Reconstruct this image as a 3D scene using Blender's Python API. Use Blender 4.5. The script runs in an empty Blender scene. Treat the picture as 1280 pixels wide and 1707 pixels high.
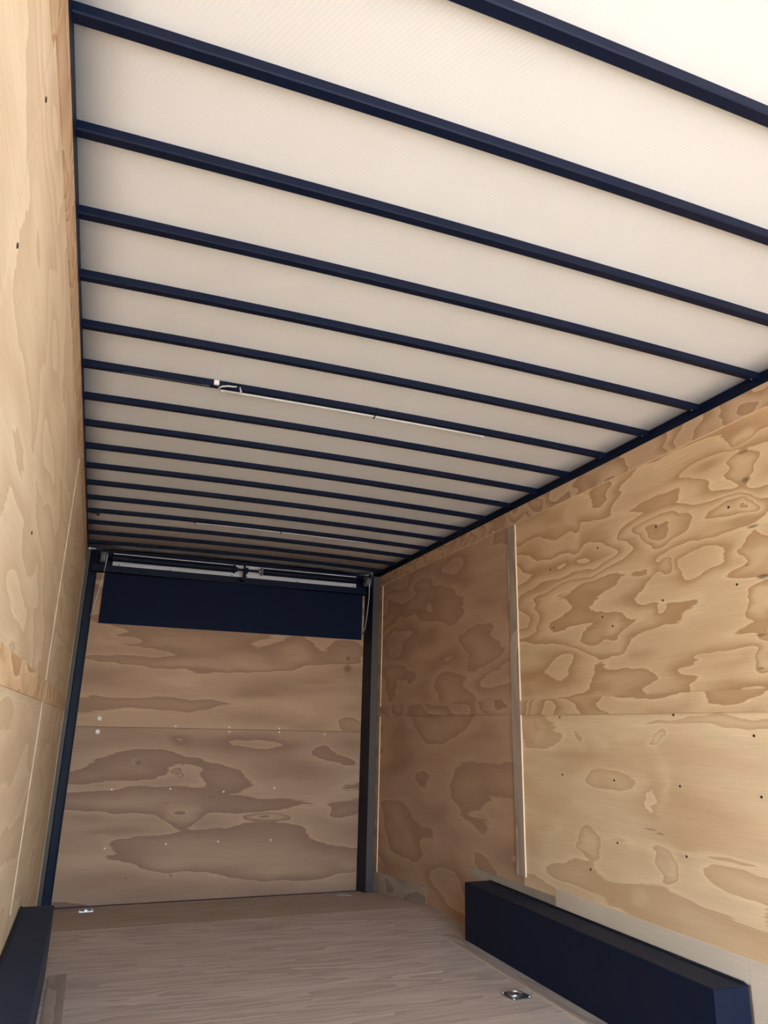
import bpy, bmesh, math, random
from mathutils import Vector, Matrix

random.seed(7)
scene = bpy.context.scene
COL = scene.collection

# ------------------------------------------------------------------ camera
cam_data = bpy.data.cameras.new('camera')
cam = bpy.data.objects.new('camera', cam_data)
COL.objects.link(cam)
CAM_P = Vector((0.2132, 0.0, 1.1288))
CAM_R = Vector((0.93277522, -0.35981931, 0.02145823))
CAM_U = Vector((-0.12215422, -0.25953567, 0.95797682))
CAM_F = Vector((0.33912938, 0.89619825, 0.28604189))
rot = Matrix((CAM_R, CAM_U, -CAM_F)).transposed()
cam.matrix_world = Matrix.Translation(CAM_P) @ rot.to_4x4()
cam_data.sensor_fit = 'HORIZONTAL'
cam_data.sensor_width = 36.0
cam_data.lens = 36.0 * 1205.2 / 1280.0
cam_data.clip_start = 0.02
scene.camera = cam

# ------------------------------------------------------------------ sky, sun, exposure
world = bpy.data.worlds.new('sky')
scene.world = world
world.use_nodes = True
wn = world.node_tree
wn.nodes.clear()
w_out = wn.nodes.new('ShaderNodeOutputWorld')
w_bg = wn.nodes.new('ShaderNodeBackground')
w_sky = wn.nodes.new('ShaderNodeTexSky')
w_sky.sky_type = 'NISHITA'
w_sky.sun_disc = False
w_sky.sun_elevation = math.radians(64)
w_sky.sun_rotation = math.radians(-75)
w_sky.dust_density = 1.6
w_bg.inputs['Strength'].default_value = 0.75
wn.links.new(w_sky.outputs[0], w_bg.inputs['Color'])
wn.links.new(w_bg.outputs[0], w_out.inputs['Surface'])

sun_d = bpy.data.lights.new('sun', 'SUN')
sun_d.energy = 1.75
sun_d.angle = math.radians(0.6)
sun_d.color = (1.0, 0.97, 0.88)
sun = bpy.data.objects.new('sun', sun_d)
COL.objects.link(sun)
# the sun stands high to the side of the trailer, a little behind its far end
sun.rotation_euler = Vector((-0.38, 0.10, 0.85)).to_track_quat('Z', 'Y').to_euler()

scene.view_settings.view_transform = 'Standard'
scene.view_settings.look = 'None'
scene.view_settings.gamma = 1.0
scene.view_settings.use_curve_mapping = False
scene.view_settings.exposure = 2.25
scene.cycles.max_bounces = 14
scene.cycles.diffuse_bounces = 10

# ------------------------------------------------------------------ dimensions (metres)
W = 2.46            # inside width
Y0 = -1.30          # open end behind the camera
YE = 5.985          # end of the plywood walls
YR = 6.20           # inner face of the ramp door
HR = 2.425          # top of the plywood, underside of the roof rails
ZB = 2.455          # underside of the roof bows at their ends
CROWN = 0.0173
BOW_Y, BOW_S, BOW_W, BOW_H = 0.6348, 0.3118, 0.031, 0.026
YD = 4.87           # the floor starts to drop here
DROP = 0.150 / 1.28


def floor_z(y):
    return 0.0 if y <= YD else -(y - YD) * DROP


def crown(x):
    t = x / W
    return 4 * CROWN * t * (1 - t)


# ------------------------------------------------------------------ node helper
class Nodes:
    def __init__(self, name):
        self.mat = bpy.data.materials.new(name)
        self.mat.use_nodes = True
        self.t = self.mat.node_tree
        self.t.nodes.clear()
        self.out = self.t.nodes.new('ShaderNodeOutputMaterial')
        self.b = self.t.nodes.new('ShaderNodeBsdfPrincipled')
        self.t.links.new(self.b.outputs[0], self.out.inputs['Surface'])

    def new(self, kind, **kw):
        n = self.t.nodes.new(kind)
        for k, v in kw.items():
            setattr(n, k, v)
        return n

    def put(self, sock, v):
        if isinstance(v, bpy.types.NodeSocket):
            self.t.links.new(v, sock)
        else:
            sock.default_value = v

    def m(self, op, a, b=0.0, c=0.0, clamp=False):
        n = self.new('ShaderNodeMath', operation=op, use_clamp=clamp)
        self.put(n.inputs[0], a)
        self.put(n.inputs[1], b)
        self.put(n.inputs[2], c)
        return n.outputs[0]

    def xyz(self, x, y, z):
        n = self.new('ShaderNodeCombineXYZ')
        self.put(n.inputs[0], x)
        self.put(n.inputs[1], y)
        self.put(n.inputs[2], z)
        return n.outputs[0]

    def vm(self, op, a, b):
        n = self.new('ShaderNodeVectorMath', operation=op)
        self.put(n.inputs[0], a)
        self.put(n.inputs[1], b)
        return n.outputs[0]

    def noise(self, vec, scale, detail=2.0, rough=0.5, dist=0.0, color=False):
        n = self.new('ShaderNodeTexNoise')
        self.put(n.inputs['Vector'], vec)
        n.inputs['Scale'].default_value = scale
        n.inputs['Detail'].default_value = detail
        n.inputs['Roughness'].default_value = rough
        n.inputs['Distortion'].default_value = dist
        return n.outputs['Color'] if color else n.outputs['Fac']

    def ramp(self, fac, stops):
        n = self.new('ShaderNodeValToRGB')
        els = n.color_ramp.elements
        while len(els) < len(stops):
            els.new(0.5)
        for e, (p, c) in zip(els, stops):
            e.position = p
            e.color = (c, c, c, 1) if isinstance(c, (int, float)) else (*c, 1)
        self.put(n.inputs[0], fac)
        return n.outputs[0]

    def mix(self, fac, a, b, mode='MIX'):
        n = self.new('ShaderNodeMix', data_type='RGBA', blend_type=mode)
        self.put(n.inputs[0], fac)
        self.put(n.inputs[6], a if isinstance(a, bpy.types.NodeSocket) else (*a, 1))
        self.put(n.inputs[7], b if isinstance(b, bpy.types.NodeSocket) else (*b, 1))
        return n.outputs[2]

    def pos(self):
        g = self.new('ShaderNodeNewGeometry')
        s = self.new('ShaderNodeSeparateXYZ')
        self.t.links.new(g.outputs['Position'], s.inputs[0])
        return s.outputs

    def bump(self, height, strength, dist=0.002):
        n = self.new('ShaderNodeBump')
        n.inputs['Strength'].default_value = strength
        n.inputs['Distance'].default_value = dist
        self.put(n.inputs['Height'], height)
        self.t.links.new(n.outputs[0], self.b.inputs['Normal'])


def plywood(name, u, v, seed, light=(0.80, 0.585, 0.345), dark=(0.50, 0.295, 0.142), k=2.8, su=0.9, sv=2.6,
            patches=(), knots=(), contrast=1.0, streak=0.17, rough=0.55, warp=1.0, level=0.74):
    """Rotary-cut pine: contour bands of a stretched field, run along axis u across axis v (0 x, 1 y, 2 z).
    patches are figures in the grain (centre u, v, half sizes, darkness); knots are dark eyes."""
    n = Nodes(name)
    P = n.pos()
    U, V = P[u], P[v]
    wob = n.noise(n.xyz(n.m('MULTIPLY', U, 3.0), n.m('MULTIPLY', V, 8.0), seed + 5), 1.0, 2.5, 0.55, color=True)
    ws = n.new('ShaderNodeSeparateXYZ')
    n.put(ws.inputs[0], n.vm('SUBTRACT', wob, (0.5, 0.5, 0.5)))
    U2 = n.m('MULTIPLY_ADD', ws.outputs[0], 0.26 * warp, U)
    V2 = n.m('MULTIPLY_ADD', ws.outputs[1], 0.085 * warp, V)
    base = n.noise(n.xyz(n.m('MULTIPLY', U2, su), n.m('MULTIPLY', V2, sv), seed), 1.15, 1.5, 0.45)
    fib = n.noise(n.xyz(n.m('MULTIPLY', U, 4.0), n.m('MULTIPLY', V, 75.0), seed), 1.0, 2, 0.6)
    fib = n.m('SUBTRACT', fib, 0.5)
    field = n.m('MULTIPLY_ADD', n.m('SUBTRACT', base, 0.5), k, level)
    field = n.m('MULTIPLY_ADD', fib, 0.16, field)
    for (pu, pv, ru, rv, dk) in patches:
        du = n.m('DIVIDE', n.m('SUBTRACT', U2, pu), ru)
        dv = n.m('DIVIDE', n.m('SUBTRACT', V2, pv), rv)
        r2 = n.m('MULTIPLY_ADD', du, du, n.m('MULTIPLY', dv, dv))
        g = n.m('POWER', 2.718, n.m('MULTIPLY', n.m('POWER', r2, 1.4), -0.8))
        field = n.m('MULTIPLY_ADD', g, (1.25 if dk >= 0.9 else 0.60 * dk) if dk > 0.5 else -0.50 + 0.4 * dk, field)
    saw = n.m('FRACT', field)
    t = n.ramp(saw, [(0.0, 0.0), (0.022, 1.0), (0.20, 0.82), (0.42, 0.55), (0.62, 0.30), (0.86, 0.20), (0.95, 0.0), (1.0, 0.0)])
    t = n.m('MULTIPLY', t, contrast)
    fine = n.noise(n.xyz(n.m('MULTIPLY', U, 5.0), n.m('MULTIPLY', V, 240.0), seed + 3), 1.0, 3, 0.7)
    broad = n.noise(n.xyz(n.m('MULTIPLY', U, 1.0), n.m('MULTIPLY', V, 4.0), seed + 9), 1.4, 2, 0.5)
    c = n.mix(t, light, dark)
    c = n.mix(n.m('MULTIPLY', n.m('SUBTRACT', broad, 0.40, clamp=True), 0.9), c, dark)
    val = n.m('MULTIPLY_ADD', n.m('SUBTRACT', fine, 0.5), streak * 2.2, 1.0)
    hsv = n.new('ShaderNodeHueSaturation')
    n.put(hsv.inputs['Value'], val)
    n.put(hsv.inputs['Color'], c)
    c = hsv.outputs[0]
    for (ku, kv, ru, rv, amt) in knots:
        du = n.m('DIVIDE', n.m('SUBTRACT', U, ku), ru * 0.8)
        dv = n.m('DIVIDE', n.m('SUBTRACT', V, kv), rv * 0.8)
        r2 = n.m('ADD', n.m('MULTIPLY', du, du), n.m('MULTIPLY', dv, dv))
        r2 = n.m('ADD', r2, n.m('MULTIPLY', fib, 2.4))
        g = n.m('MULTIPLY', n.m('POWER', 2.718, n.m('MULTIPLY', n.m('MULTIPLY', r2, r2), -1.0)), amt * 0.75)
        c = n.mix(g, c, (0.15, 0.08, 0.04))
    n.put(n.b.inputs['Base Color'], c)
    n.b.inputs['Roughness'].default_value = rough
    n.b.inputs['Specular IOR Level'].default_value = 0.25
    n.bump(fine, 0.15, 0.001)
    return n.mat


def plain(name, color, rough=0.5, metal=0.0, spec=0.5, mottle=0.12, scale=9.0, bump=0.05):
    n = Nodes(name)
    P = n.pos()
    v = n.xyz(P[0], P[1], P[2])
    nz = n.noise(v, scale, 4, 0.6)
    lo = tuple(c * (1 - mottle) for c in color)
    hi = tuple(min(1, c * (1 + mottle)) for c in color)
    n.put(n.b.inputs['Base Color'], n.mix(nz, lo, hi))
    n.put(n.b.inputs['Roughness'], n.m('MULTIPLY_ADD', n.m('SUBTRACT', nz, 0.5), 0.15, rough))
    n.b.inputs['Metallic'].default_value = metal
    n.b.inputs['Specular IOR Level'].default_value = spec
    if bump:
        n.bump(n.noise(v, scale * 12, 2), bump, 0.001)
    return n.mat


BLACK = plain('black_painted_steel', (0.0022, 0.0062, 0.0220), 0.50, spec=0.20, mottle=0.15)
BLACKBOX = plain('black_painted_box', (0.0018, 0.0062, 0.0225), 0.60, spec=0.27, mottle=0.25, scale=5)
BLACKSPRING = plain('black_spring_steel', (0.0030, 0.0055, 0.0170), 0.55, spec=0.2)
LITBOX = plain('black_box_paint_lit', (0.0190, 0.0320, 0.0580), 0.6, spec=0.2, mottle=0.25, scale=5)  # same black paint; the bright corner's light is put into a lighter colour
FLAP = plain('black_painted_plywood', (0.0045, 0.0095, 0.0300), 0.7, spec=0.15, mottle=0.25, scale=4)
GREYPOST = plain('lit_post_and_wire_grey', (0.080, 0.068, 0.062), 0.5, spec=0.3)  # light on the black posts' fronts, put into the colour; lead wire shares it
STEEL = plain('zinc_plated_steel', (0.62, 0.64, 0.64), 0.30, metal=1.0)
DULL = plain('dull_cast_metal', (0.20, 0.20, 0.21), 0.55, metal=0.35)
SCREW = plain('dark_screw_head', (0.012, 0.010, 0.010), 0.6)
PALE = plain('pale_fastener', (0.80, 0.76, 0.72), 0.4, spec=0.5)
WHITEP = plain('white_plastic', (0.66, 0.64, 0.58), 0.4)
HEADW = plain('white_header_sheet', (0.90, 0.87, 0.81), 0.5, mottle=0.05)
CAULK = plain('black_caulk', (0.004, 0.005, 0.009), 0.7)
SKIN = plain('white_outer_skin', (0.75, 0.75, 0.74), 0.4)
FRESH = plain('fresh_cut_plywood_edge', (0.80, 0.58, 0.36), 0.6, mottle=0.2, scale=30)
DULLEDGE = plain('brown_plywood_edge', (0.40, 0.27, 0.16), 0.7, mottle=0.2, scale=30)
TANEDGE = plain('tan_plywood_edge', (0.52, 0.385, 0.26), 0.7, mottle=0.2, scale=30)
DUSTY = plain('dusty_plywood_edge', (0.62, 0.47, 0.35), 0.7, mottle=0.2, scale=30)
CONCRETE = plain('pale_concrete', (0.50, 0.47, 0.42), 0.9, spec=0.2, mottle=0.2, scale=0.7)


def liner_material():
    n = Nodes('white_ceiling_liner')
    P = n.pos()
    d = n.m('ADD', n.m('MULTIPLY', P[0], 520.0), n.m('MULTIPLY', P[1], 260.0))
    wv = n.m('SINE', d)
    nz = n.noise(n.xyz(P[0], P[1], P[2]), 3.0, 3, 0.5)
    c = n.mix(nz, (0.79, 0.787, 0.715), (0.85, 0.848, 0.785))
    c = n.mix(n.m('MULTIPLY_ADD', wv, 0.02, 0.02), c, (0.62, 0.60, 0.56))
    n.put(n.b.inputs['Base Color'], c)
    n.b.inputs['Roughness'].default_value = 0.5
    n.b.inputs['Specular IOR Level'].default_value = 0.3
    n.bump(wv, 0.10, 0.0006)
    return n.mat


LINER = liner_material()

# figures in the veneer: (u, v, half length, half height, darkness)
P_R_TOP = [(3.109, 2.136, 0.044, 0.145, 0.8), (2.771, 1.567, 0.063, 0.114, 0.85), (2.576, 2.04, 0.223, 0.028, 0.8), (2.456, 2.0, 0.125, 0.076, 0.9), (2.461, 2.012, 0.048, 0.03, 0.25), (2.415, 1.829, 0.053, 0.034, 0.9), (2.563, 1.832, 0.094, 0.016, 0.85), (2.282, 2.132, 0.139, 0.031, 0.85), (2.221, 2.199, 0.147, 0.029, 0.0), (2.093, 1.99, 0.116, 0.04, 0.9), (1.987, 2.249, 0.055, 0.028, 0.95), (1.987, 2.249, 0.024, 0.009, 0.4), (1.983, 2.13, 0.054, 0.052, 1.0), (1.983, 2.134, 0.037, 0.037, 0.15), (1.999, 1.987, 0.046, 0.045, 1.0), (1.99, 2.012, 0.022, 0.02, 0.35), (1.989, 1.81, 0.062, 0.058, 0.95), (1.986, 1.818, 0.034, 0.031, 0.3), (1.969, 1.609, 0.058, 0.05, 1.0), (1.988, 1.423, 0.06, 0.057, 1.0), (1.986, 1.423, 0.029, 0.029, 0.3), (2.175, 1.907, 0.151, 0.02, 0.75), (2.14, 1.747, 0.133, 0.033, 0.85), (2.235, 1.488, 0.173, 0.048, 0.75), (2.265, 1.438, 0.058, 0.008, 0.0), (2.219, 1.356, 0.237, 0.03, 0.8), (2.523, 1.634, 0.153, 0.048, 0.8), (2.535, 1.65, 0.056, 0.019, 0.05), (2.847, 2.285, 0.07, 0.07, 0.7), (2.563, 2.145, 0.194, 0.024, 0.6)]
P_R_BOT = [(2.932, 0.929, 0.188, 0.052, 0.95), (2.956, 0.914, 0.048, 0.029, 0.3), (2.608, 0.914, 0.06, 0.106, 0.85), (2.646, 0.911, 0.051, 0.099, 0.05), (2.593, 1.109, 0.035, 0.035, 0.9), (3.116, 0.633, 0.084, 0.056, 0.9), (3.442, 0.656, 0.142, 0.044, 0.8), (3.48, 0.662, 0.057, 0.025, 0.2), (2.618, 0.616, 0.063, 0.055, 0.9), (2.627, 0.618, 0.027, 0.024, 0.35), (2.308, 1.179, 0.358, 0.013, 0.85), (2.316, 0.686, 0.268, 0.013, 0.8), (2.256, 0.63, 0.236, 0.039, 0.75), (3.544, 1.143, 0.062, 0.054, 0.8), (3.554, 1.148, 0.029, 0.027, 0.3), (3.155, 1.092, 0.034, 0.049, 0.7), (2.993, 1.082, 0.055, 0.042, 0.6), (3.349, 0.465, 0.25, 0.047, 0.75), (2.763, 0.47, 0.052, 0.032, 0.7), (2.805, 0.672, 0.206, 0.021, 0.6), (3.266, 1.02, 0.27, 0.022, 0.5)]
P_RAMP_BOT = [(1.395, 0.942, 0.658, 0.151, 0.75), (1.413, 0.971, 0.48, 0.091, 0.05), (1.512, 0.991, 0.243, 0.042, 0.5), (0.546, 0.746, 0.285, 0.067, 0.8), (1.274, 0.727, 0.233, 0.078, 0.85), (2.166, 0.921, 0.239, 0.109, 0.85), (2.274, 0.961, 0.132, 0.059, 0.1), (1.161, 0.475, 0.893, 0.206, 0.7), (1.43, 0.479, 0.646, 0.112, 0.15), (0.951, 0.434, 0.126, 0.067, 0.95), (1.602, 0.416, 0.14, 0.024, 0.9), (1.189, 0.166, 0.713, 0.13, 0.8), (1.378, 0.16, 0.421, 0.07, 0.1), (2.273, 0.418, 0.107, 0.066, 0.8), (2.33, 0.035, 0.096, 0.04, 0.8), (0.867, 1.001, 0.085, 0.041, 0.1), (0.253, 0.439, 0.203, 0.03, 0.1), (0.506, 0.332, 0.261, 0.027, 0.15), (0.892, 0.746, 0.022, 0.025, 0.9), (0.571, 0.844, 0.018, 0.018, 0.9), (0.814, 0.087, 0.16, 0.067, 0.7), (1.738, 0.005, 0.496, 0.038, 0.6), (0.131, 0.729, 0.186, 0.048, 0.85)]
P_RAMP_TOP = [(0.433, 1.744, 0.351, 0.047, 0.85), (0.304, 1.619, 0.243, 0.042, 0.6), (0.895, 1.596, 0.716, 0.035, 0.85), (1.359, 1.664, 0.16, 0.049, 0.8), (1.777, 1.767, 0.133, 0.089, 0.8), (2.249, 1.746, 0.153, 0.095, 0.7), (0.369, 1.762, 0.123, 0.021, 0.1), (0.474, 1.372, 0.356, 0.109, 0.85), (0.471, 1.396, 0.292, 0.071, 0.05), (1.091, 1.27, 0.508, 0.057, 0.75), (1.406, 1.328, 0.366, 0.121, 0.05), (1.443, 1.379, 0.184, 0.049, 0.35), (1.966, 1.489, 0.284, 0.045, 0.8), (1.987, 1.501, 0.175, 0.024, 0.1), (2.003, 1.176, 0.28, 0.076, 0.8), (1.983, 1.146, 0.225, 0.056, 0.05), (2.311, 1.153, 0.112, 0.071, 0.8)]
K_R_TOP = [(1.973, 2.195, 0.031, 0.007, 0.8), (1.977, 2.081, 0.027, 0.012, 1.0), (1.974, 1.893, 0.034, 0.007, 1.0), (1.958, 1.696, 0.033, 0.011, 1.0), (1.998, 1.485, 0.029, 0.007, 0.8), (2.021, 1.753, 0.016, 0.005, 0.6), (2.016, 1.366, 0.019, 0.005, 0.8)]
K_R_BOT = [(2.679, 0.743, 0.051, 0.004, 0.9), (2.618, 0.733, 0.024, 0.004, 0.7), (2.979, 1.222, 0.022, 0.007, 0.8)]
K_RAMP_T = [(2.251, 1.711, 0.025, 0.024, 0.9), (2.249, 1.623, 0.045, 0.042, 0.9)]
K_RAMP_B = [(0.572, 0.831, 0.025, 0.021, 0.7), (0.901, 0.025, 0.014, 0.011, 0.8), (0.574, 0.022, 0.014, 0.007, 0.8), (0.913, 0.815, 0.011, 0.009, 0.8), (1.147, 0.573, 0.008, 0.012, 0.8), (0.822, 0.529, 0.015, 0.006, 0.8)]
FAR_L, FAR_D = (0.56, 0.37, 0.235), (0.35, 0.205, 0.125)  # far plywood: dimmer light and redder wood both put into the colours
RAMP_L, RAMP_D = (0.56, 0.350, 0.205), (0.32, 0.175, 0.098)
PLY_R_TOP_NEAR = plywood('plywood_right_near_upper', 1, 2, 3.1, k=7.5, su=1.1, sv=3.4, patches=P_R_TOP, knots=K_R_TOP)
PLY_R_BOT_NEAR = plywood('plywood_right_near_lower', 1, 2, 11.7, light=(0.86, 0.655, 0.395), dark=(0.58, 0.36, 0.19), k=3.8, contrast=0.75, level=0.70, patches=P_R_BOT, knots=K_R_BOT)
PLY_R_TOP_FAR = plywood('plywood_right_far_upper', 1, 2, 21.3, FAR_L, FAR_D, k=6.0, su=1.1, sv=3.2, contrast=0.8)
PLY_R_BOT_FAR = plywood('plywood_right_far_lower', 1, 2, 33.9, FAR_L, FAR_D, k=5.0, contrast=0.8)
PLY_L = plywood('plywood_left_upper', 1, 2, 41.2, (0.76, 0.605, 0.405), (0.52, 0.35, 0.20), k=8, su=0.8, sv=3.4, contrast=0.6)
PLY_L_BOT = plywood('plywood_left_lower', 1, 2, 47.7, (0.76, 0.605, 0.405), (0.52, 0.35, 0.20), k=6, su=0.6, contrast=0.55)
PLY_STRIP = plywood('plywood_top_strip', 1, 2, 57.0, (0.68, 0.48, 0.29), (0.42, 0.25, 0.13), k=9.0, su=2.4, sv=3.0)
PLY_BAND = plywood('plywood_middle_band', 1, 2, 63.0, k=9.0, su=1.6, sv=3.0)
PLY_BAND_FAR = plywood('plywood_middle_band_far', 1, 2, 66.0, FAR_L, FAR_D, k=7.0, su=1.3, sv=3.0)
PLY_VERT = plywood('plywood_upright_batten', 2, 1, 71.0, light=(0.52, 0.43, 0.34), dark=(0.34, 0.25, 0.18), k=4, su=1.2, sv=6)
PLY_BASE = plywood('plywood_base_strip', 1, 2, 77.0, light=(0.50, 0.42, 0.32), dark=(0.30, 0.24, 0.19), k=4, su=1.5, sv=4)
PLY_BASE_PALE = plywood('plywood_base_strip_pale', 1, 2, 79.0, light=(0.74, 0.63, 0.48), dark=(0.62, 0.49, 0.36), k=3)
PLY_RAMP_TOP = plywood('plywood_ramp_upper', 0, 2, 83.0, RAMP_L, RAMP_D, k=3.6, su=0.55, sv=2.8, contrast=0.9, patches=P_RAMP_TOP, knots=K_RAMP_T)
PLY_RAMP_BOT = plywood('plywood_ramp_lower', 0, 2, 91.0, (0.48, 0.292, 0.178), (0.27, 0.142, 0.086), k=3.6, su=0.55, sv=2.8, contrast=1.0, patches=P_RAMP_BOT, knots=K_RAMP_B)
PLY_FLOOR = plywood('plywood_floor', 0, 1, 101.0, light=(0.60, 0.495, 0.395), dark=(0.37, 0.29, 0.225), k=5.0, su=1.1, sv=10.0,
                    contrast=0.85, streak=0.28)
PLY_PLANK = plywood('plywood_floor_plank', 1, 0, 111.0, light=(0.46, 0.37, 0.29), dark=(0.30, 0.225, 0.175), k=4, su=1.0, sv=8.0)


# ------------------------------------------------------------------ mesh helpers
def add_box(bm, x0, x1, y0, y1, z0, z1, bev=0.0, mi=0):
    vs = [bm.verts.new((x, y, z)) for x in (x0, x1) for y in (y0, y1) for z in (z0, z1)]
    fs = []
    for a in ((0, 1, 3, 2), (4, 6, 7, 5), (0, 4, 5, 1), (2, 3, 7, 6), (0, 2, 6, 4), (1, 5, 7, 3)):
        f = bm.faces.new([vs[i] for i in a])
        f.material_index = mi
        fs.append(f)
    if bev > 0:
        es = list({e for f in fs for e in f.edges})
        bmesh.ops.bevel(bm, geom=es, offset=bev, segments=1, affect='EDGES', profile=0.5)
    return fs


def obj(name, bm, mats, parent=None, smooth=False, recalc=True):
    if recalc:
        bmesh.ops.recalc_face_normals(bm, faces=bm.faces[:])
    me = bpy.data.meshes.new(name)
    bm.to_mesh(me)
    bm.free()
    for m in (mats if isinstance(mats, (list, tuple)) else [mats]):
        me.materials.append(m)
    if smooth:
        for p in me.polygons:
            p.use_smooth = True
    o = bpy.data.objects.new(name, me)
    COL.objects.link(o)
    if parent is not None:
        o.parent = parent
        o.matrix_parent_inverse = Matrix.Translation(-Vector(parent_loc(parent)))
    return o


def parent_loc(p):
    v = Vector(p.location)
    q = p.parent
    if q is not None:
        v = p.matrix_parent_inverse.translation + v + Vector(parent_loc(q))
    return v


def box(name, ext, mat, parent=None, bev=0.0):
    bm = bmesh.new()
    add_box(bm, *ext, bev=bev)
    return obj(name, bm, mat, parent)


def thing(name, label, cat, loc, group=None):
    o = bpy.data.objects.new(name, None)
    o.empty_display_size = 0.1
    COL.objects.link(o)
    o.location = loc
    o['label'] = label
    o['category'] = cat
    if group:
        o['group'] = group
    return o


def structure(o, label, cat):
    o['kind'] = 'structure'
    o['label'] = label
    o['category'] = cat
    return o


def frame_of(d):
    d = Vector(d).normalized()
    a = Vector((0, 0, 1)) if abs(d.z) < 0.9 else Vector((1, 0, 0))
    s = d.cross(a).normalized()
    return s, d.cross(s).normalized()


def add_tube(bm, pts, r, seg=10, caps=True):
    rings = []
    pts = [Vector(p) for p in pts]
    for i, p in enumerate(pts):
        d = pts[min(i + 1, len(pts) - 1)] - pts[max(i - 1, 0)]
        s, t = frame_of(d)
        rr = r[i] if isinstance(r, (list, tuple)) else r
        rings.append([bm.verts.new(p + s * rr * math.cos(2 * math.pi * k / seg) + t * rr * math.sin(2 * math.pi * k / seg)) for k in range(seg)])
    for a, b in zip(rings, rings[1:]):
        for k in range(seg):
            bm.faces.new((a[k], a[(k + 1) % seg], b[(k + 1) % seg], b[k]))
    if caps:
        bm.faces.new(rings[0][::-1])
        bm.faces.new(rings[-1])


def lathe_x(bm, x, y, z, prof, seg=20):
    """prof: list of (dx, radius), turned about an axis along x."""
    rings = []
    for dx, r in prof:
        rings.append([bm.verts.new((x + dx, y + r * math.cos(2 * math.pi * k / seg), z + r * math.sin(2 * math.pi * k / seg))) for k in range(seg)])
    for a, b in zip(rings, rings[1:]):
        for k in range(seg):
            bm.faces.new((a[k], a[(k + 1) % seg], b[(k + 1) % seg], b[k]))
    bm.faces.new(rings[0][::-1])
    bm.faces.new(rings[-1])


def screw_mesh(name, axis, r, mat, h=0.0022, seg=10):
    """a countersunk head with a raised rim and a dimple, facing along the given axis"""
    bm = bmesh.new()
    prof = [(0.0, r), (h * 0.7, r * 0.95), (h, r * 0.72), (h * 0.75, r * 0.35)]
    ax = Vector(axis)
    s, t = frame_of(ax)
    rings = [[bm.verts.new(ax * d + s * q * math.cos(2 * math.pi * k / seg) + t * q * math.sin(2 * math.pi * k / seg)) for k in range(seg)] for d, q in prof]
    for a, b in zip(rings, rings[1:]):
        for k in range(seg):
            bm.faces.new((a[k], a[(k + 1) % seg], b[(k + 1) % seg], b[k]))
    bm.faces.new(rings[-1])
    bmesh.ops.recalc_face_normals(bm, faces=bm.faces[:])
    me = bpy.data.meshes.new(name)
    bm.to_mesh(me)
    bm.free()
    me.materials.append(mat)
    return me


def place(name, me, loc, parent):
    o = bpy.data.objects.new(name, me)
    COL.objects.link(o)
    o.parent = parent
    o.matrix_parent_inverse = Matrix.Translation(-Vector(parent_loc(parent)))
    o.location = loc
    return o


# ------------------------------------------------------------------ ground outside, floor
bm = bmesh.new()
add_box(bm, -40, 40, -40, 40, -0.75, -0.65)
ground = structure(obj('ground', bm, CONCRETE), 'pale concrete ground outside the open end of the trailer', 'ground')

# floor deck: flat to YD, then dropping to the ramp
bm = bmesh.new()
prof = [(Y0, 0.0), (YD, 0.0), (YR - 0.035, floor_z(YR - 0.035))]
top = [[bm.verts.new((x, y, z - 0.019)) for x in (-0.02, W + 0.02)] for y, z in prof]
bot = [[bm.verts.new((x, y, z - 0.09)) for x in (-0.02, W + 0.02)] for y, z in prof]
for i in range(2):
    bm.faces.new((top[i][0], top[i][1], top[i + 1][1], top[i + 1][0]))
    bm.faces.new((bot[i][0], bot[i + 1][0], bot[i + 1][1], bot[i][1]))
    for s in (0, 1):
        bm.faces.new((top[i][s], top[i + 1][s], bot[i + 1][s], bot[i][s]))
bm.faces.new((top[0][0], top[0][1], bot[0][1], bot[0][0]))
bm.faces.new((top[2][0], top[2][1], bot[2][1], bot[2][0]))
floor = structure(obj('floor', bm, BLACK), 'plywood trailer floor that dips towards the ramp door', 'floor')
for (a, b) in ((Y0, 1.20), (1.203, 3.63), (3.633, YD - 0.001)):
    box('floor_panel', (0.0, W, a, b, -0.019, 0.0), PLY_FLOOR, floor)
bm = bmesh.new()
ye = YR - 0.035
pts = [(YD + 0.001, 0.0), (ye, floor_z(ye)), (ye, floor_z(ye) - 0.019), (YD + 0.001, -0.019)]
L = [bm.verts.new((0.0, *p)) for p in pts]
Rr = [bm.verts.new((W, *p)) for p in pts]
bm.faces.new(L[::-1])
bm.faces.new(Rr)
for i in range(4):
    j = (i + 1) % 4
    bm.faces.new((L[i], L[j], Rr[j], Rr[i]))
obj('floor_panel', bm, PLY_FLOOR, floor)

# the planks laid along the wheel boxes
bm = bmesh.new()
fs = add_box(bm, 2.209, 2.2945, Y0, 4.20, 0.0002, 0.0065)
fs[0].material_index = 1
o = obj('edge_plank', bm, [PLY_PLANK, DUSTY], floor)
o['label'] = 'grey plank with a pale cut edge along the right wheel box'
o = box('edge_plank', (0.164, 0.240, Y0, 4.09, 0.0002, 0.005), PLY_PLANK, floor)
o['label'] = 'dark plank along the left wheel box'

# ------------------------------------------------------------------ walls
WALL_TOP_S = 2.33     # bottom edge of the top strip
wall_l = structure(box('wall_left', (-0.05, -0.014, Y0, YR + 0.05, -0.30, 2.50), SKIN), 'left plywood wall of the trailer in strong near light', 'wall')
wall_r = structure(box('wall_right', (W + 0.014, W + 0.05, Y0, YR + 0.05, -0.30, 2.50), SKIN), 'right plywood wall of the trailer above the black box', 'wall')


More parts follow.
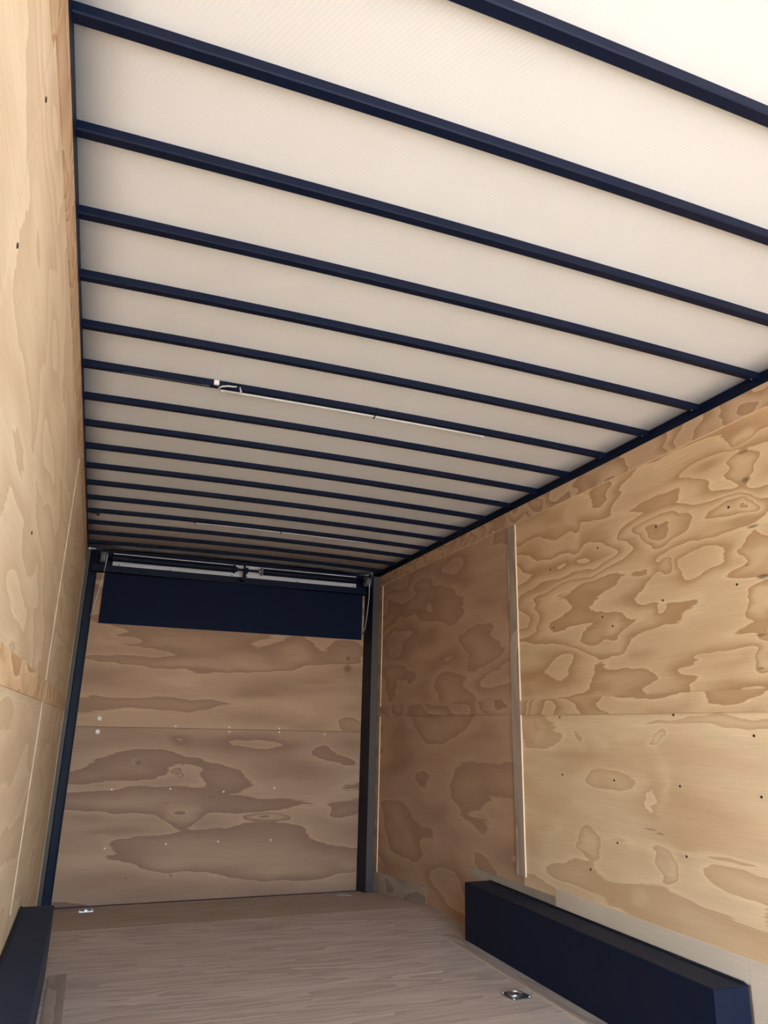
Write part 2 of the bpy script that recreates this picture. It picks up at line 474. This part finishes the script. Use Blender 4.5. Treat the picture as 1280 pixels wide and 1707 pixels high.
def wall_piece(name, side, y0, y1, z0, z1, mat, proud=0.0, thick=0.012, edges=None, label=None, z0b=None, z1b=None):
    """A sheet or strip on a side wall; proud is how far its face stands into the room."""
    if side < 0:
        xa, xb = -thick + min(proud, 0.0), proud
        if proud > 0:
            xa = 0.0002
    else:
        xa, xb = W - proud, W + thick
        if proud > 0:
            xb = W - 0.0002
    bm = bmesh.new()
    za0, za1 = z0, z1
    zb0 = z0 if z0b is None else z0b
    zb1 = z1 if z1b is None else z1b
    vs = [bm.verts.new((x, y, z)) for x in (xa, xb) for (y, z) in ((y0, za0), (y0, za1), (y1, zb0), (y1, zb1))]
    for a in ((0, 1, 3, 2), (4, 6, 7, 5)):
        bm.faces.new([vs[i] for i in a])
    for a in ((0, 4, 5, 1), (2, 3, 7, 6), (0, 2, 6, 4), (1, 5, 7, 3)):
        f = bm.faces.new([vs[i] for i in a])
        f.material_index = 1 if edges else 0
    o = obj(name, bm, [mat, edges] if edges else mat, wall_l if side < 0 else wall_r)
    if label:
        o['label'] = label
    return o


G = 0.0015
# right wall: main sheets
JR = 3.70
sheet_r_near_top = wall_piece('plywood_sheet', 1, 1.26 + G, JR - G, 1.25 + G, 2.38, PLY_R_TOP_NEAR)
wall_piece('plywood_sheet', 1, Y0, 1.26 - G, 1.25 + G, 2.38, PLY_R_TOP_NEAR)
sheet_r_near_bot = wall_piece('plywood_sheet', 1, 1.26 + G, JR - G, 0.0, 1.25 - G, PLY_R_BOT_NEAR)
wall_piece('plywood_sheet', 1, Y0, 1.26 - G, 0.0, 1.25 - G, PLY_R_BOT_NEAR)
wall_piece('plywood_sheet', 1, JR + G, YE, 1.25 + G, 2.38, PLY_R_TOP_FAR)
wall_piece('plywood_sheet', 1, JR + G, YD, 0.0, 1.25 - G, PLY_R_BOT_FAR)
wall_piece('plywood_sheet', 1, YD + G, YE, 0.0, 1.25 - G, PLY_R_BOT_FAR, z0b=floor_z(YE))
# right wall: strips over the joints
wall_piece('top_strip', 1, Y0, 3.547, WALL_TOP_S, HR, PLY_STRIP, 0.011, edges=FRESH)
wall_piece('top_strip', 1, 3.552, YE, WALL_TOP_S + 0.008, HR, PLY_STRIP, 0.011, edges=FRESH)
wall_piece('upright_batten', 1, 3.672, 3.762, 0.385, WALL_TOP_S - 0.001, PLY_VERT, 0.009, edges=FRESH, label='grey weathered batten over the sheet joint with a pale edge')
wall_piece('upright_batten', 1, 1.215, 1.305, 0.385, WALL_TOP_S - 0.001, PLY_VERT, 0.009, edges=FRESH)
wall_piece('upright_batten', 1, 5.905, YE, 0.03, WALL_TOP_S - 0.001, PLY_R_TOP_FAR, 0.008, edges=FRESH)
wall_piece('middle_band', 1, 1.306, 3.671, 1.214, 1.294, PLY_BAND, 0.008)
wall_piece('middle_band', 1, Y0, 1.214, 1.214, 1.294, PLY_BAND, 0.008)
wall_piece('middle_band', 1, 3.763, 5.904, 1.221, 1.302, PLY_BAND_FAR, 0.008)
wall_piece('base_strip', 1, 2.222, 3.40, 0.30, 0.382, PLY_BASE_PALE, 0.006, label='pale plywood strip above the near end of the right wheel box')
wall_piece('base_strip', 1, 3.402, 4.30, 0.30, 0.345, PLY_BASE, 0.006, z0b=0.285, z1b=0.335, label='grey weathered strip above the far end of the right wheel box')
wall_piece('base_strip', 1, Y0, 2.219, 0.002, 0.382, PLY_BASE_PALE, 0.006)
wall_piece('base_strip', 1, 4.08, 4.96, 0.06, 0.30, PLY_R_BOT_FAR, 0.004, z0b=0.045, z1b=0.19)
wall_piece('base_strip', 1, 4.963, YE, floor_z(4.963) + 0.001, 0.105, PLY_BASE, 0.005, z0b=floor_z(YE) + 0.001, z1b=0.025)

# left wall
wall_piece('plywood_sheet', -1, Y0, 1.165 - G, 1.23 + G, 2.38, PLY_L)
wall_piece('plywood_sheet', -1, 1.165 + G, 3.505 - G, 1.23 + G, 2.38, PLY_L)
wall_piece('plywood_sheet', -1, Y0, 1.165 - G, 0.0, 1.23 - G, PLY_L_BOT)
wall_piece('plywood_sheet', -1, 1.165 + G, 3.505 - G, 0.0, 1.23 - G, PLY_L_BOT)
wall_piece('plywood_sheet', -1, 3.505 + G, YE, 1.23 + G, 2.38, PLY_L)
wall_piece('plywood_sheet', -1, 3.505 + G, YD, 0.0, 1.23 - G, PLY_L_BOT)
wall_piece('plywood_sheet', -1, YD + G, YE, 0.0, 1.23 - G, PLY_L_BOT, z0b=floor_z(YE))
wall_piece('top_strip', -1, Y0, 1.142, 2.266, HR, PLY_STRIP, 0.002)
wall_piece('top_strip', -1, 1.145, 3.64, 2.300, HR, PLY_STRIP, 0.003)
wall_piece('top_strip', -1, 3.643, YE, 2.315, HR, PLY_STRIP, 0.003)
wall_piece('upright_batten', -1, 1.127, 1.195, 0.40, 2.265, PLY_L, 0.0015, edges=DULLEDGE)
wall_piece('upright_batten', -1, 3.455, 3.545, 0.40, 2.299, PLY_L, 0.004, edges=TANEDGE)
wall_piece('middle_band', -1, Y0, 3.454, 1.205, 1.29, PLY_BAND, 0.005)
wall_piece('middle_band', -1, 3.546, 5.925, 1.205, 1.29, PLY_BAND, 0.005)
wall_piece('upright_batten', -1, 5.926, YE, -0.10, 2.314, PLY_L, 0.004, edges=TANEDGE)

# screws in the right wall
scr_r = screw_mesh('screw', (-1, 0, 0), 0.0052, SCREW)
for (y, z) in [(2.486, 2.02), (2.905, 2.014), (2.075, 1.997), (2.484, 1.687), (2.079, 1.687), (2.902, 1.668), (3.318, 1.665),
               (3.326, 1.983), (2.831, 1.616), (1.68, 1.99), (1.68, 1.68)]:
    place('screw', scr_r, (W, y, z), wall_r)
for (y, z) in [(3.301, 1.202), (2.482, 1.206), (3.301, 0.921), (2.895, 0.922), (2.481, 0.928), (2.083, 0.922), (2.9, 0.66),
               (2.479, 0.668), (3.108, 0.517), (2.084, 1.13), (1.68, 0.92), (1.68, 0.66)]:
    place('screw', scr_r, (W, y, z), wall_r)
scr_l = screw_mesh('screw', (1, 0, 0), 0.0052, SCREW)
for (y, z) in [(1.16, 2.17), (1.16, 1.87), (2.05, 1.6)]:
    place('screw', scr_l, (0.0015 if y < 1.2 else 0.0, y, z), wall_l)

# ------------------------------------------------------------------ ceiling: liner, rails, bows
XS = [-0.013 + (W + 0.026) * i / 16 for i in range(17)]
bm = bmesh.new()
ys = [Y0 + (YR + 0.054 - Y0) * i / 8 for i in range(9)]
lo = [[bm.verts.new((x, y, ZB + BOW_H + crown(x))) for x in XS] for y in ys]
hi = [[bm.verts.new((x, y, ZB + BOW_H + 0.02 + crown(x))) for x in XS] for y in ys]
for i in range(8):
    for j in range(16):
        bm.faces.new((lo[i][j], lo[i + 1][j], lo[i + 1][j + 1], lo[i][j + 1]))
        bm.faces.new((hi[i][j], hi[i][j + 1], hi[i + 1][j + 1], hi[i + 1][j]))
for j in range(16):
    for i in (0, 8):
        bm.faces.new((lo[i][j], lo[i][j + 1], hi[i][j + 1], hi[i][j]))
for i in range(8):
    for j in (0, 16):
        bm.faces.new((lo[i][j], lo[i + 1][j], hi[i + 1][j], hi[i][j]))
ceiling = structure(obj('ceiling', bm, LINER, smooth=True), 'white ceiling liner crossed by black roof bows', 'ceiling')
for p in ceiling.data.polygons:
    p.use_smooth = abs(p.normal.z) > 0.9

for s in (0, 1):
    bm = bmesh.new()
    if s == 0:
        add_box(bm, -0.045, 0.0035, Y0, YR, HR + 0.0005, ZB + BOW_H - 0.001, bev=0.001)
    else:
        add_box(bm, W - 0.0035, W + 0.045, Y0, YR, HR + 0.0005, ZB - 0.006, bev=0.001)
        add_box(bm, W - 0.0010, W + 0.045, Y0, YR, ZB - 0.0055, ZB + BOW_H - 0.001)
    obj('roof_rail', bm, BLACK, ceiling)

bolt_me = screw_mesh('bolt', (0, 0, -1), 0.0035, DULL, h=0.003)
bow_mesh = None
for k in range(-2, 18):
    yf = BOW_Y + BOW_S * k
    if yf - BOW_W < Y0:
        continue
    if bow_mesh is None:
        bm = bmesh.new()
        secs = []
        c = 0.003
        shape = [(-BOW_W, BOW_H), (-BOW_W, c), (-BOW_W + c, 0), (-c, 0), (0, c), (0, BOW_H)]
        xs = [0.004 + (W - 0.008) * i / 24 for i in range(25)]
        for x in xs:
            secs.append([bm.verts.new((x, a, ZB + crown(x) + b - (0.0005 if b == BOW_H else 0))) for a, b in shape])
        for a, b in zip(secs, secs[1:]):
            for i in range(6):
                j = (i + 1) % 6
                bm.faces.new((a[i], a[j], b[j], b[i]))
        bm.faces.new(secs[0][::-1])
        bm.faces.new(secs[-1])
        b0 = obj('roof_bow', bm, BLACK, ceiling)
        bow_mesh = b0.data
        b0.location = (0, yf, 0)
        bw = b0
    else:
        bw = place('roof_bow', bow_mesh, (0, yf, 0), ceiling)
    place('bolt', bolt_me, (W - 0.030, yf - BOW_W / 2, ZB + crown(W - 0.03)), bw)

# ------------------------------------------------------------------ end frame round the ramp door
bm = bmesh.new()
add_box(bm, -0.01, W + 0.01, YR + 0.055, YR + 0.075, -0.30, ZB + BOW_H + 0.06)
wall_b = structure(obj('wall_back', bm, BLACK), 'black steel end frame holding the ramp door', 'wall')
bm = bmesh.new()
fs = add_box(bm, 0.0, 0.030, YE + 0.001, YR + 0.05, floor_z(YE) - 0.02, HR)
fs[2].material_index = 1
obj('door_post', bm, [BLACK, GREYPOST], wall_b)
bm = bmesh.new()
fs = add_box(bm, 2.393, W, YE + 0.001, YR + 0.05, floor_z(YE) - 0.02, HR)
fs[2].material_index = 1
obj('door_post', bm, [BLACK, GREYPOST], wall_b)['label'] = 'door post with a front coloured grey as if lit, beside the right wall'
box('header_beam', (0.046, 2.392, YR - 0.030, YR + 0.05, 2.290, 2.346), BLACK, wall_b, bev=0.002)
hp = box('header_panel', (0.200, 2.302, YR + 0.002, YR + 0.02, 2.3462, ZB), HEADW, wall_b)
hp['label'] = 'white sheet behind the two springs'
box('header_trim', (0.0, W, YR - 0.006, YR + 0.03, ZB + 0.0005, ZB + 0.012), BLACK, wall_b)
box('gusset_plate', (0.046, 0.199, YR - 0.012, YR + 0.02, 2.347, ZB), BLACK, wall_b)
box('gusset_plate', (2.303, 2.392, YR - 0.012, YR + 0.02, 2.347, ZB), BLACK, wall_b)
scr_h = screw_mesh('screw', (0, -1, 0), 0.006, DULL)
for x, z in ((0.25, 2.36), (0.66, 2.357), (1.17, 2.36), (1.30, 2.36), (1.75, 2.357), (2.28, 2.362)):
    place('screw', scr_h, (x, YR + 0.002, z), wall_b)

# ------------------------------------------------------------------ ramp door
RX0, RX1, RZ0, RZ1, RS = 0.090, 2.389, -0.152, 2.283, 1.090
bm = bmesh.new()
add_box(bm, RX0, RX1, YR + 0.0135, YR + 0.05, RZ0, RZ1, bev=0.002)
door = structure(obj('door_1', bm, BLACK), 'plywood-lined ramp door closing the far end', 'door')
pan_t = box('door_panel', (RX0, RX1, YR, YR + 0.013, RS + 0.0015, RZ1), PLY_RAMP_TOP, door)
pan_b = box('door_panel', (RX0, RX1, YR, YR + 0.013, RZ0, RS - 0.0015), PLY_RAMP_BOT, door)
box('threshold_gap', (RX0, RX1, YR - 0.033, YR - 0.001, RZ0 - 0.03, RZ0 - 0.004), BLACK, door)
flap = box('ramp_flap', (0.152, 2.364, YR - 0.018, YR - 0.0005, 1.880, 2.289), FLAP, door, bev=0.0015)
flap['label'] = 'black painted flap folded down over the top of the door'
bm = bmesh.new()
add_tube(bm, [(0.17, YR - 0.022, 2.284), (2.35, YR - 0.022, 2.284)], 0.005, 8)
obj('hinge', bm, BLACK, flap, smooth=True)
scr_w = screw_mesh('screw', (0, -1, 0), 0.0066, PALE)
scr_big = screw_mesh('washer_screw', (0, -1, 0), 0.017, PALE, h=0.004, seg=16)
for x, z in ((0.252, 1.152), (0.252, 1.054)):
    place('washer_screw', scr_big, (x, YR, z), door)
for x, z in [(0.828, 1.106), (1.253, 1.105), (1.255, 1.071), (1.668, 1.106), (1.67, 1.075), (0.404, 0.637), (0.834, 0.639), (1.247, 0.614),
             (1.657, 0.64), (0.841, 0.245), (1.234, 0.25), (1.651, 0.249), (0.404, 0.227), (2.064, 1.066)]:
    place('screw', scr_w, (x, YR, z), door)

# ------------------------------------------------------------------ springs that help lift the ramp
YS, ZS = 6.05, 2.385
spr = thing('ramp_spring_assembly', 'black torsion springs on a shaft above the ramp door with cable drums', 'spring', (W / 2, YS, ZS))


def spring(x0, x1, r, zt):
    bm = bmesh.new()
    n = 90
    prof = [(0, r * 0.55), (0, r)]
    for i in range(1, n):
        prof.append(((x1 - x0) * i / n, r if i % 2 else r * 0.93))
    prof += [((x1 - x0), r), ((x1 - x0), r * 0.55)]
    lathe_x(bm, x0, YS, zt, prof, 20)
    return obj('spring', bm, BLACKSPRING, spr, smooth=True)


spring(0.190, 1.160, 0.030, ZS)
spring(1.400, 2.250, 0.029, ZS)
bm = bmesh.new()
add_tube(bm, [(0.075, YS, ZS), (2.388, YS, ZS)], 0.011, 12)
obj('shaft', bm, BLACKSPRING, spr, smooth=True)
for (x, d, m) in ((1.160, 1, BLACKSPRING), (1.400, -1, DULL)):
    bm = bmesh.new()
    prof = [(-0.006 * d, 0.031), (0.0, 0.036), (0.010 * d, 0.036), (0.012 * d, 0.022), (0.030 * d, 0.020), (0.032 * d, 0.012)]
    lathe_x(bm, x, YS, ZS, prof, 20)
    obj('winding_cone', bm, m, spr, smooth=False)
bm = bmesh.new()
out = [(1.235, 2.300), (1.272, 2.300), (1.268, 2.345), (1.285, 2.372), (1.283, 2.418), (1.262, 2.405), (1.262, ZB), (1.243, ZB), (1.242, 2.400)]
f1 = bm.faces.new([bm.verts.new((x, YS + 0.004, z)) for x, z in out])
r_ = bmesh.ops.extrude_face_region(bm, geom=[f1])
for v in r_['geom']:
    if isinstance(v, bmesh.types.BMVert):
        v.co.y += 0.008
add_box(bm, 1.236, 1.271, YS + 0.012, YR + 0.001, 2.300, 2.312)
obj('centre_bracket', bm, BLACK, spr)
for x, xp in ((0.131, 0.075), (2.360, 2.3885)):
    bm = bmesh.new()
    prof = [(-0.027, 0.014), (-0.027, 0.046), (-0.023, 0.050), (-0.018, 0.044), (-0.010, 0.041), (0.0, 0.043), (0.010, 0.041), (0.016, 0.044),
            (0.020, 0.049), (0.024, 0.047), (0.026, 0.014)]
    lathe_x(bm, x, YS, ZS, prof, 28)
    dr = obj('cable_drum', bm, DULL, spr)
    bm = bmesh.new()
    add_box(bm, xp - 0.003, xp + 0.003, YS - 0.03, YR - 0.013, 2.345, ZB - 0.002)
    obj('end_bracket', bm, BLACK, spr)
for pts in ([(0.156, YS - 0.046, 2.395), (0.150, YS - 0.045, 2.30), (0.132, YS - 0.01, 2.15), (0.098, YS + 0.10, 1.985), (0.088, YS + 0.135, 1.935)],
            [(2.362, YS - 0.046, 2.37), (2.364, YS - 0.042, 2.25), (2.366, YS, 2.10), (2.376, YS + 0.08, 1.975), (2.374, YS + 0.128, 1.945)]):
    bm = bmesh.new()
    add_tube(bm, pts, 0.0028, 8)
    cb = obj('lift_cable', bm, PALE, spr, smooth=True)
    bm = bmesh.new()
    e = Vector(pts[-1])
    add_tube(bm, [e + Vector((0.0, -0.01, 0.012)), e + Vector((0, 0.004, 0)), e + Vector((0, 0.012, -0.014))], [0.006, 0.009, 0.005], 8)
    obj('cable_end', bm, DULL, cb, smooth=True)


# ------------------------------------------------------------------ wheel boxes
def wheel_box(name, x0, x1, wall_x, zt, label, mat):
    t = thing(name, label, 'wheel box', ((x0 + x1) / 2, 3.15, 0.0), 'black wheel boxes along the side walls')
    y0, y1 = 2.2244, 4.0764
    body = box('box_body', (x0, x1, y0, y1, 0.0, zt), mat, t, bev=0.004)
    # bead of black sealant where the box meets the wall
    bm = bmesh.new()
    s = 1 if wall_x > 1 else -1
    xw = wall_x - s * 0.006
    add_tube(bm, [(xw, y1 - 0.004, 0.02), (xw, y1 - 0.002, zt), (xw, y1 - 0.02, zt + 0.003), (xw, (y0 + y1) / 2, zt + 0.003), (xw, y0 + 0.02, zt + 0.003),
                  (xw, y0 + 0.002, zt), (xw, y0 + 0.004, 0.02)], 0.005, 8)
    obj('sealant_bead', bm, CAULK, t, smooth=True)
    return t


wheel_box('wheel_box', 2.2962, W - 0.008, W - 0.006, 0.2976, 'long black wheel box against the right wall, its near end face in view', BLACKBOX)
wheel_box('wheel_box', 0.001, 0.1478, 0.001, 0.2990, 'black wheel box along the left wall, cut off by the picture corner', LITBOX)


# ------------------------------------------------------------------ tie-down rings in the floor
def tie_down(cx, cy, rot, label, pitch=0.0):
    z0 = floor_z(cy) + 0.0002
    t = thing('tie_down_ring', label, 'tie-down ring', (cx, cy, z0), 'recessed tie-down rings in the floor')
    t.rotation_euler = (pitch, 0, rot)
    h = 0.052

    def part(name, bm, mat, smooth=False):
        bmesh.ops.recalc_face_normals(bm, faces=bm.faces[:])
        me = bpy.data.meshes.new(name)
        bm.to_mesh(me)
        bm.free()
        me.materials.append(mat)
        for p in me.polygons:
            p.use_smooth = smooth
        o = bpy.data.objects.new(name, me)
        COL.objects.link(o)
        o.parent = t
        return o
    # pressed pan: square flange, round dish sunk below the flange
    bm = bmesh.new()
    seg = 32
    rings = []
    for (r, z, sq) in ((1.0, 0.0, 1.0), (1.0, 0.0035, 1.0), (0.96, 0.0045, 1.0), (0.74, 0.0045, 0.0), (0.70, 0.0030, 0.0), (0.55, 0.0010, 0.0), (0.30, 0.0006, 0.0)):
        ring = []
        for k in range(seg):
            a = 2 * math.pi * (k + 0.5) / seg
            ca, sa = math.cos(a), math.sin(a)
            q = 1.0 / max(abs(ca), abs(sa)) if sq else 1.0
            q = min(q, 1.33)
            ring.append(bm.verts.new((h * r * q * ca, h * r * q * sa, z)))
        rings.append(ring)
    for a, b in zip(rings, rings[1:]):
        for k in range(seg):
            bm.faces.new((a[k], a[(k + 1) % seg], b[(k + 1) % seg], b[k]))
    bm.faces.new(rings[-1])
    part('pan', bm, STEEL, smooth=False)
    bm = bmesh.new()
    pts = [(0.030 * math.cos(a), 0.004 + 0.027 * math.sin(a), 0.0075 + 0.002 * math.sin(a)) for a in [math.pi * (i / 14 * 1.0) for i in range(15)]]
    pts = [(0.030, -0.014, 0.0065)] + pts + [(-0.030, -0.014, 0.0065), (0.0, -0.015, 0.0065), (0.030, -0.014, 0.0065)]
    add_tube(bm, pts, 0.0042, 8)
    part('ring', bm, STEEL, smooth=True)
    bm = bmesh.new()
    add_box(bm, -0.012, 0.012, -0.022, -0.008, 0.001, 0.012, bev=0.003)
    part('clamp', bm, STEEL)
    for sx in (-1, 1):
        for sy in (-1, 1):
            bm = bmesh.new()
            r = 0.006
            rings = [[bm.verts.new((sx * h * 0.80 + q * math.cos(a), sy * h * 0.80 + q * math.sin(a), z)) for a in [2 * math.pi * i / 10 for i in range(10)]]
                     for q, z in ((r, 0.004), (r * 0.9, 0.0068), (r * 0.5, 0.0076))]
            for a, b in zip(rings, rings[1:]):
                for k in range(10):
                    bm.faces.new((a[k], a[(k + 1) % 10], b[(k + 1) % 10], b[k]))
            bm.faces.new(rings[-1])
            part('screw', bm, STEEL)
    return t


tie_down(2.113, 3.226, math.radians(6), 'bright zinc tie-down ring in the floor beside the black box')
pit = -math.atan(DROP)
tie_down(0.322, 5.88, 0.0, 'tie-down ring at the far floor edge in the left corner', pit)
tie_down(2.180, 5.90, 0.0, 'tie-down ring at the far floor edge in the right corner', pit)


# ------------------------------------------------------------------ tube lights under the bows
def tube_light(k, x0, x1, tie_x, label, detail):
    yb = BOW_Y + BOW_S * k
    r = 0.0095
    t = thing('tube_light', label, 'light', ((x0 + x1) / 2, yb + r, ZB + crown((x0 + x1) / 2)), 'slim tube lights under the roof bows')

    def p(x, dy=0.0, dz=0.0):
        return (x, yb + r + 0.001 + dy, ZB + crown(x) + r - 0.004 + dz)
    bm = bmesh.new()
    n = 12
    add_tube(bm, [p(x0 + (x1 - x0) * i / n) for i in range(n + 1)], r, 12)
    obj('tube', bm, WHITEP, t, smooth=True)
    for a, b in ((x0 - 0.012, x0 + 0.004), (x1 - 0.004, x1 + 0.012)):
        bm = bmesh.new()
        add_tube(bm, [p(a), p(b)], r * 1.15, 12)
        obj('end_cap', bm, WHITEP, t)
    # cable tie looped round tube and bow
    bm = bmesh.new()
    zc = ZB + crown(tie_x)
    pts = [(tie_x, yb - BOW_W - 0.004, zc + 0.024), (tie_x, yb - BOW_W - 0.003, zc - 0.001), (tie_x, yb - BOW_W + 0.004, zc - 0.003),
           (tie_x, yb - 0.004, zc - 0.003), (tie_x, yb + 0.008, zc - 0.009), (tie_x, yb + 0.018, zc - 0.004), (tie_x, yb + 0.021, zc + 0.010), (tie_x, yb + 0.010, zc + 0.0225)]
    add_tube(bm, pts, 0.003, 6)
    obj('cable_tie', bm, CAULK, t, smooth=True)
    # lead, connector and the cable looping back from the tube end
    bm = bmesh.new()
    zz = ZB + crown(x0)
    add_tube(bm, [p(x0 - 0.010), (x0 - 0.022, yb - 0.008, zz - 0.008), (x0 - 0.024, yb - 0.030, zz - 0.008), (x0 - 0.014, yb - 0.044, zz - 0.006),
                  (x0 + 0.010, yb - 0.050, zz - 0.002), (x0 + 0.036, yb - 0.040, zz + 0.004), (x0 + 0.046, yb - 0.033, zz + 0.010)], 0.0032 if detail else 0.0022, 8)
    obj('cable', bm, WHITEP if detail else CAULK, t, smooth=True)
    bm = bmesh.new()
    add_box(bm, x0 - 0.048, x0 - 0.026, yb - BOW_W - 0.014, yb - BOW_W - 0.0005, zz - 0.001, zz + 0.020, bev=0.003)
    obj('connector', bm, PALE if detail else CAULK, t)
    if detail:
        bm = bmesh.new()
        add_box(bm, x0 - 0.095, x0 - 0.062, yb - 0.026, yb - 0.016, zz - 0.006, zz - 0.0003, bev=0.002)
        add_tube(bm, [(x0 - 0.40, yb - 0.020, ZB + crown(x0 - 0.40) - 0.0015), (x0 - 0.2, yb - 0.020, ZB + crown(x0 - 0.2) - 0.0015), (x0 - 0.08, yb - 0.020, zz - 0.003)], 0.0016, 6)
        obj('lead_wire', bm, GREYPOST, t)
        bm = bmesh.new()
        add_tube(bm, [(x0 + 0.060, yb - BOW_W - 0.003, zz + 0.010), (x0 + 0.064, yb - BOW_W + 0.001, zz - 0.002), (x0 + 0.067, yb - 0.024, zz - 0.006)], [0.002, 0.003, 0.005], 8)
        obj('plug', bm, PALE, t, smooth=True)
    return t


tube_light(7, 0.552, 1.768, 1.224, 'slim white tube light with a looped cable under the nearer bow', True)
tube_light(14, 0.722, 1.955, 1.311, 'slim white tube light under a bow near the far end', False)
# small clip on a far bow
bm = bmesh.new()
yb = BOW_Y + BOW_S * 14
add_box(bm, 0.062, 0.082, yb - 0.006, yb + 0.010, ZB - 0.012, ZB - 0.0004, bev=0.003)
add_tube(bm, [(0.064, yb + 0.002, ZB - 0.004), (0.045, yb + 0.003, ZB - 0.002), (0.02, yb + 0.003, ZB - 0.001)], 0.003, 6)
cl = obj('wire_clip', bm, CAULK)
cl['label'] = 'tiny black wire clip under a far roof bow beside the left rail'
cl['category'] = 'clip'
